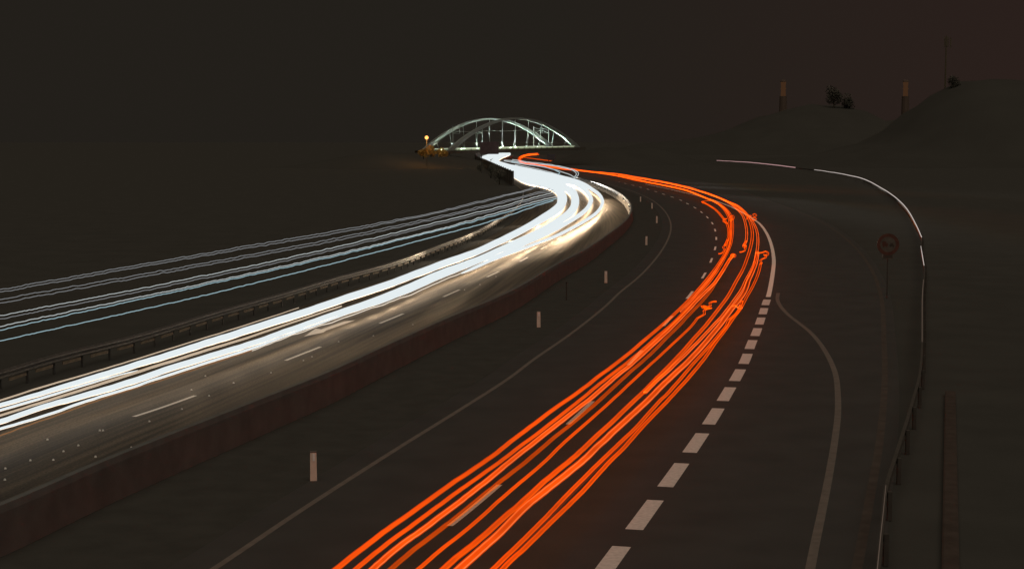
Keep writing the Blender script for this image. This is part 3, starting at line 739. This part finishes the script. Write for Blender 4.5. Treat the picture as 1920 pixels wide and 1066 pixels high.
trail('thin pale light trail along the upper rim of the white band', [(560,577,1.5),(473,605,2),(330,649.5,2.2),(172,698,2.6),(86,723,3),(0,750,3),(-150,792,3)], 0.72, M['head_soft'], amp=0.6, per=40, seed=5, group=WG)
trail('narrow white light trail splitting below the upper thick one at the left edge', [(258,694,2),(220,703,3),(172,717,4),(86,743.5,5),(0,768.5,5),(-150,812,5)], 0.66, M['head'], amp=0.4, per=40, seed=6, group=WG)
trail('tan dim light trail in the gap inside the white band', [(640,573.5,3),(540,607,3.5),(473,629.5,4),(330,674,5),(240,702.5,5),(172,724.5,5),(86,751.5,4.5),(0,778,4),(-150,824,4)], 0.62, M['head_soft'], amp=0.6, per=36, seed=7, group=WG)
trail('thin wavy light trail below the white band beside the lane arrow', [(866,512,1.6),(827,526,1.8),(776,549,1.8),(740,562.5,1.8),(640,598,1.8),(540,631.5,1.7),(473,657,1.6)], 0.55, M['head_thin'], amp=1.6, per=26, seed=8, group=WG)
trail('faint brown light trail along the lower rim of the white band', [(473,657,1.6),(400,681,1.6),(330,703.5,1.6),(206,743,1.6),(103,779,1.7),(0,815.5,1.8),(-150,866,1.8)], 0.55, M['head_brown'], amp=1.0, per=44, seed=9, group=WG)

TG = 'thin pale truck light trails above the left guardrail'
PX = [[(1010,348),(989,355),(964,361.5),(900,377),(805,400),(640,430.5),(371,477),(0,542.6),(-150,569)],
      [(1013,349),(989,357),(964,363),(900,379.5),(805,402),(640,434.8),(371,481),(0,547.5),(-150,574)],
      [(1031,354),(996,364),(964,372.5),(900,387.5),(856,398),(640,444.5),(371,495),(0,561),(-150,588)],
      [(1037,357),(996,366.5),(964,375),(900,390.5),(856,401),(640,449),(371,499.5),(0,568),(-150,596)],
      [(1039,360),(996,371.5),(900,397),(820,416.5),(640,460.5),(371,519),(0,591.6),(-150,621)],
      [(1040,364),(996,375),(900,401),(820,420.5),(640,465),(371,524),(0,598),(-150,628)],
      [(1043.5,367.5),(996,380),(900,408),(820,430),(640,474),(371,533.5),(0,611),(-150,643)],
      [(1044,371),(996,384),(900,411.5),(820,432),(640,477),(371,537),(0,618),(-150,651)],
      [(1037,376),(996,389),(948,406),(900,420.5),(820,442),(640,489.5),(371,556),(0,638.5),(-150,672)]]
names = ['uppermost of the thin pale trails over the left guardrail, the dimmest at the photo edge','second of the thin pale trails from the top, close under the uppermost',
 'third of the thin pale trails from the top, starting beside the white glare','fourth of the thin pale trails from the top, close under the third',
 'fifth of the thin pale trails from the top, white and wavy','sixth of the thin pale trails from the top, dim and close under the fifth',
 'brighter white thin trail just above a pale blue one over the left guardrail','pale blue thin trail running close under a white one over the left guardrail',
 'lowest pale blue thin trail, running alone just above the guardrail']
for i, P in enumerate(PX):
    z = (3.8, 3.75, 3.45, 3.4, 2.95, 2.9, 2.55, 2.5, 2.1)[i]
    m = M['marker_dim'] if i in (0, 1, 2, 3, 5) else M['marker_blue'] if i >= 7 else M['marker']
    trail(names[i], P, z, m, 1.2 if i < 4 else 1.3 if i < 6 else 1.5, 1.3 if i != 8 else 0.9, 11, 40 + i // 2, TG, step=4, n=6)

EG = 'thin white truck light trails in the far bend'
for i, P in enumerate([[(380,175),(520,190),(700,215),(900,235),(1050,265),(1150,300),(1168,330),(1140,365)],
          [(470,170),(600,190),(800,213),(1000,245),(1120,275),(1190,315),(1180,350),(1145,370)],
          [(380,183),(560,215),(760,240),(900,270),(1000,300),(1100,335),(1140,360)],
          [(460,190),(640,225),(850,258),(960,298),(988,318),(960,330)],
          [(500,225),(700,262),(900,312),(970,332)]]):
    lab = ['thin white trail looping inside the larger loop of the far bend','outermost thin white trail of the far bend with the widest loop','middle thin white trail of the far bend, below the loops','short thin white trail of the far bend ending in a small hook','lowest thin white trail of the far bend along the glare'][i]
    trail(lab, c7(P), 2.6, M['marker'] if i != 3 else M['marker_blue'], 1.5, 0.5, 9, 60 + i, EG, step=3, n=6)

# red tail lights
RG = 'red tail light trails of the right carriageway'
def far(dx=0, dy=0): return [(1007 + dx, 289 + dy, 1.6), (986 + dx, 291 + dy, 1.8), (975 + dx, 296 + dy, 2), (973 + dx, 301 + dy, 2), (985 + dx, 305 + dy, 1.7), (1012 + dx, 309 + dy, 1.5), (1040 + dx, 314 + dy, 1.3), (1085, 319.2 + dy * 0.8, 1.3), (1138, 325.5 + dy, 1.8)]
LOW = lambda d: [(1160, 330 + d, 2), (1210, 340.5 + d, 2.3), (1260, 350.5 + d, 2.6), (1289, 357.5 + d, 2.8), (1309, 365 + d * 0.8, 3)]
UPP = lambda d: [(1160, 327 + d, 1.8), (1210, 335.5 + d, 2.1), (1260, 344.6 + d, 2.5), (1289, 351.5 + d, 2.7), (1311.6, 358 + d * 0.8, 2.8), (1340, 367.5 + d * 0.6, 2.9)]
def widths(P, k=1.0):
    out = []
    for x, y, *r in P:
        w_ = max(3.5, 3.8 + (y - 380) * 0.0108) * k
        out.append((x, y, w_))
    return out
A = [(1326.5,372.7),(1342.5,379),(1355,389),(1364,402),(1368,413),(1368.5,427),(1368,443),(1366,458),(1360,473),(1351,489),(1339,506),(1325,524),(1310,541.5),(1291,562.5),(1272.5,581),(1247.5,604),(1222.5,625),(1191,652),(1157,679.7),(1117.5,709),(1078,739),(1038,766.8),(998.7,796.5),(959,826),(920.6,856),(847.4,905.5),(778,955),(699,1012),(629.7,1066),(490,1170)]
B = [(1326.5,372.5),(1342.5,379),(1358.5,389),(1369,400.7),(1373,411),(1374,425),(1373,441),(1370.6,456),(1364,473),(1355.5,489),(1345,507.6),(1331,527),(1317,544),(1299,565),(1279,587.5),(1262.5,605),(1235,628),(1204,656),(1177,678.5),(1137,709),(1097.7,741),(1058,772.7),(1018.5,804),(979,833),(948,857),(897,893.6),(847,929),(788,973),(718.7,1024),(667,1066),(540,1170)]
Cc = [(1374,478),(1367,488),(1360,500),(1350,515.6),(1338,532),(1325,545),(1307.5,562.5),(1287.5,584),(1266,606.5),(1241,630),(1216,653),(1183,682.5),(1147,712),(1103.6,749),(1064,780),(1028.4,808),(991,837),(964,858),(916.7,897),(867,936),(798,987.5),(738.5,1031),(699,1066),(575,1170)]
Dd = [(1372,480),(1364,492),(1356,505),(1347,520),(1334,542.5),(1316,565),(1291,591),(1272.5,611),(1247.5,635),(1234,650),(1196.7,683.6),(1161,715),(1127,747),(1078,788.5),(1034,824),(993,859),(926.6,911),(877,951),(837.5,983),(798,1013),(758,1044),(732.6,1066),(610,1170)]
E5 = [(1342.5,565),(1336,565.5),(1331,568),(1332,573),(1327,575),(1316,573.5),(1318,577),(1326,578.5),(1333,577.5),(1324,579),(1320,582),(1321,588),(1317,591),(1308,596),(1302,604),(1297,610),(1279,627.5),(1254,651),(1216.5,685.6),(1177,722),(1133,763),(1088,802),(1048,838),(1026.5,860),(980,899.5),(936.5,937),(897,973),(857,1006),(817.7,1037),(784,1066),(660,1170)]
F5 = [(1363,377.5),(1384,388.5),(1397.5,401),(1404,411),(1409,425),(1410.7,437),(1410,450),(1407,464),(1401,484),(1392,506.5),(1380,528),(1364,556),(1344,582.5),(1329,602.5),(1307.5,627.5),(1285,652.5),(1260,679.7),(1226,714),(1187,753),(1147,790.5),(1107.6,827),(1072,860),(1026,897),(980,939),(936.5,977),(897,1012),(857,1043),(831.6,1066),(715,1170)]
G6 = [(1363,376.8),(1386,388),(1401,402),(1410,413),(1417,427),(1420.5,441),(1421,456),(1419,473),(1414.7,491.6),(1407,509),(1398.6,525),(1391,541),(1375,564),(1359,586),(1335,612.5),(1316,632.5),(1279,670),(1250,697),(1236,709),(1210,735)]
G7 = [(1420,474),(1417,491.6),(1411,509),(1403,527),(1398,542.5),(1384,564),(1371,580),(1355,602.5),(1332.5,630),(1294,672.5),(1260,705),(1236,728),(1206.6,757),(1177,784),(1147,811.5),(1113.5,843),(1096,860),(1040,905),(980,954),(936.5,998.5),(897,1034),(861,1066),(745,1170)]
H7 = [(1391,565),(1388,575),(1380,588),(1373,594),(1366,600),(1363,609),(1347.5,628),(1307.5,673),(1259,729),(1226,763),(1196.7,796.5),(1167,825),(1129,861),(1066,924),(1020,972),(980,1012),(946,1045),(924.6,1066),(810,1175)]
I8 = [(1426,494),(1424,504),(1418,522.5),(1409,541),(1400,557),(1390,576),(1376,595),(1360,618),(1341,642),(1320,672.5),(1259,743),(1228,775),(1196.7,808),(1173,835),(1147,861),(1085,928),(1035,976),(980,1030),(956,1051),(942,1066),(828,1175)]
R1 = [(1317,378),(1329,384.7),(1342.5,394),(1355,407.6),(1362,418),(1366,430),(1366,443),(1360,460)]
R4 = [(1363,378),(1380,390),(1392,403),(1397.5,418),(1400,434),(1399.5,447),(1398,455),(1395,460)]
z = 0.8
trail('leftmost red trail at the photo bottom, a tail light in the left lane', far(0,0) + LOW(0.8) + widths(A), z, M['tail'], amp=1.3, per=26, seed=11, group=RG)
trail('second red trail from the left at the photo bottom, thinner than the third', far(3,0.8) + LOW(-0.6) + widths(B, 0.85), z, M['tail'], amp=1.1, per=22, seed=12, group=RG)
trail('third red trail from the left at the photo bottom, broad and bright', widths(Cc, 1.15), z + 0.02, M['tail_hot'], amp=1.3, per=24, seed=13, group=RG)
trail('fourth red trail from the left at the photo bottom, dim and brownish', widths(Dd, 0.9), z, M['tail_dim'], amp=1.4, per=24, seed=14, group=RG)
trail('thin red trail that begins in a small curl in the middle of the carriageway', widths(E5, 0.72), z, M['tail'], amp=0.9, per=24, seed=15, group=RG)
trail('broad red trail right of the thin curled one at the photo bottom', far(-2,-0.6) + UPP(0) + widths(F5, 1.1), z, M['tail'], amp=1.3, per=22, seed=16, group=RG)
trail('red trail that merges into the broad one at mid height of the photo', far(1,-1.4) + UPP(-0.9) + widths(G6, 0.95), z, M['tail_hot'], amp=1.3, per=20, seed=17, group=RG)
trail('broadest bright red trail, second from the right pair at the photo bottom', widths(G7, 1.45), z - 0.02, M['tail_hot'], amp=1.3, per=20, seed=18, group=RG)
trail('left one of the two close red trails at the right rim of the red stream', widths(H7, 0.85), z, M['tail'], amp=1.3, per=22, seed=19, group=RG)
trail('rightmost red trail at the photo bottom, beginning beside the white exit line', widths(I8, 0.9), z, M['tail'], amp=1.3, per=22, seed=20, group=RG)
trail('short red trail on the inside of the red bend, joining the left lane', widths(R1, 0.95), z, M['tail'], amp=0.8, per=9, seed=21, group=RG)
trail('red trail in the bend ending halfway at a small knot', UPP(0.9) + widths(R4, 0.95), z, M['tail_hot'], amp=0.6, per=12, seed=22, group=RG)
trail('pink bright red trail overlapping the left lane bundle in the bend', far(-1,1.2) + LOW(0.1) + [(1342,379.5,2.6),(1356.5,389,2.8),(1366.5,402,3),(1370.5,413,3),(1371,427,3),(1370.5,443,3),(1368,458,3.2),(1362,473,3.4),(1353,489,3.6),(1342,507,3.6),(1328,526,3.4),(1313,543,3),(1295,564,3),(1276,584,2.6)], z + 0.05, M['tail_hot'], amp=0.9, per=16, seed=23, group=RG)
trail('dark red faint fringe between the two close right trails', [(1230,768,2),(1196.7,803,3.5),(1167,831,4),(1129,868,5),(1066,932,5),(980,1022,6),(933,1066,6),(820,1175,6)], z, M['tail_fringe'], seed=24, group=RG)
trail('dim red branch leaving the far bend of the red stream to the right', [(983,295,1.8),(998,297,2),(1012,299,2.2),(1027,300.8,2.2),(1041,302.8,2)], z, M['tail_dim'], seed=25, amp=0.5, per=8, group=RG)
KG = 'small red curls where tail lights lit up'
def curl(label, P, w_, m='tail'): trail(label, P, 0.85, M[m], w_, 0.0, 9, 0, KG, step=2, n=6)
curl('red curl on the left rim of the bundle under the white lane dashes', [(1364,450),(1359,459),(1356,464),(1358,467),(1356,472),(1352,475),(1348,475.5)], 3.2)
curl('red curl on the right rim of the left bundle', [(1367,486),(1371,484),(1373,480),(1377,482),(1378.5,478),(1374,475.5),(1371,478)], 3.4)
curl('red knot at the end of the trail in the middle of the bend', [(1399,452),(1395,457),(1393.5,462),(1396,465),(1398,460),(1396,470),(1393,471.5),(1388,472.5)], 3.2)
curl('fat red curl beside the white exit line', [(1424,474),(1430,473),(1436,471),(1440,474),(1438,479),(1433,477),(1436,482),(1430,485),(1426,488),(1428,493)], 3.6)
curl('triple red loop where the exit line meets the red stream', [(1400,411),(1403,405),(1408,404),(1411,409),(1414,407),(1412,402),(1416,400.5),(1418,404),(1415,408),(1418,410),(1416,413),(1411,412)], 2.2)
curl('small red loop on the outside of the left bundle in the bend', [(1369,413),(1374,412),(1376,407),(1374.5,403.5),(1371,405),(1372,410)], 2.4)
curl('small red loop on the inside of the left bundle in the bend', [(1362,410),(1357,411),(1356,415),(1360,417),(1364,419)], 2.2)
curl('red knot between the right trails below the white exit line', [(1374,574),(1378,572),(1383,576),(1388,572),(1391,577),(1385,578),(1380,573)], 2.6, 'tail_hot')
curl('faint red curl at the start of the short inner trail', [(1331,376),(1322,376.5),(1316.5,378),(1318,381)], 2.0, 'tail_dim')

# the ramp on the right: added glowing lines for light caught on the guardrail edge
VG = 'thin pale glowing lines along the right ramp guardrail'
trail('long thin white glow on the guardrail edge round the top of the right ramp', [(1527,318,0.9),(1555,322,1.1),(1585,327,1.3),(1623,337,1.4),(1650,351,1.4),(1677,368.5,1.5),(1700,391,1.6),(1717,420,1.7),(1728,444,1.6)], 1.0, M['ramp_glow'], amp=0.4, per=14, seed=71, group=VG, step=3, n=6)
trail('short pinkish glow on the guardrail edge at the far start of the ramp', [(1344,301,0.9),(1380,302.8,1.1),(1417,305.3,1.3),(1455,309.5,1.4),(1491,314,1.4)], 1.0, M['ramp_pink'], amp=0.3, per=14, seed=72, group=VG, step=3, n=6)
trail('broken thin glow on the guardrail edge beside the round road sign', [(1726.5,461,0.8),(1729,476,1.3),(1732.5,497,1.2)], 1.0, M['ramp_glow'], group=VG, step=3, n=6)
trail('faint brown glow on the guardrail edge going down from the road sign', [(1731.5,524,0.9),(1729.5,553,1.2),(1729,600,1.2),(1729,640,1.1)], 1.0, M['ramp_dim'], group=VG, step=4, n=6)
trail('thin tan glow at the lower right along the ramp guardrail edge', [(1661,909,1.0),(1656,960,1.3),(1650,1015,1.5),(1645,1066,1.6),(1634,1170,1.6)], 1.0, M['ramp_dim'], group=VG, step=6, n=6)

# dipped headlights of the oncoming cars: their beams fall forward on the road and on the barrier of the bend
def headlight(px, py, tx, ty, power, spread=60, z=1.05, tz=0.2, col=(1.0, 0.80, 0.56)):
    a, b = un(px, py, z), un(tx, ty, tz)
    l = bpy.data.lights.new('headlight_beam', 'SPOT'); o = bpy.data.objects.new('headlight_beam', l); COL.objects.link(o)
    l.energy = power; l.color = col; l.spot_size = R(spread); l.spot_blend = 1.0; l.shadow_soft_size = 0.15
    o.location = a; o.rotation_euler = (b - a).to_track_quat('-Z', 'Y').to_euler()
for x, y, tx, ty, e in ((985,322,1095,342,260000),(1010,328,1125,350,240000),(1035,332,1150,362,210000),(1052,334,1172,376,150000)):
    headlight(x, y, tx, ty, e, 19, 1.42, -0.6, (1.0, 0.93, 0.82))
BEAM = [(1130,372),(1133,384),(1123,399),(1102,414),(1073,430),(1040,446),(1000,460),(960,475),(916,492),(866,514),(800,541),(720,574),(630,609),(530,648),(420,688),(300,728)]
bw_ = gpts(BEAM, 0, 5)
for k, (p, d) in enumerate(walk(bw_, 4.0, 0.0)):
    n = Vector((d.y, -d.x, 0)); near = max(0.0, min(1.0, (p.y - 50) / 120.0))
    l = bpy.data.lights.new('headlight_beam', 'SPOT'); o = bpy.data.objects.new('headlight_beam', l); COL.objects.link(o)
    l.energy = 20 + 900 * near ** 1.4; l.color = (1.0, 0.70, 0.42); l.spot_size = R(46); l.spot_blend = 1.0; l.shadow_soft_size = 0.2
    o.location = p + Vector((0, 0, 0.95))
    aim = p + d * 22 - n * 8
    o.rotation_euler = (Vector((aim.x, aim.y, 0.55)) - o.location).to_track_quat('-Z', 'Y').to_euler()
for x, y, tx, ty in ((1010,402,905,428), (960,425,850,452), (890,458,770,484)): headlight(x, y, tx, ty, 1500, 50, 0.95, 0.6)
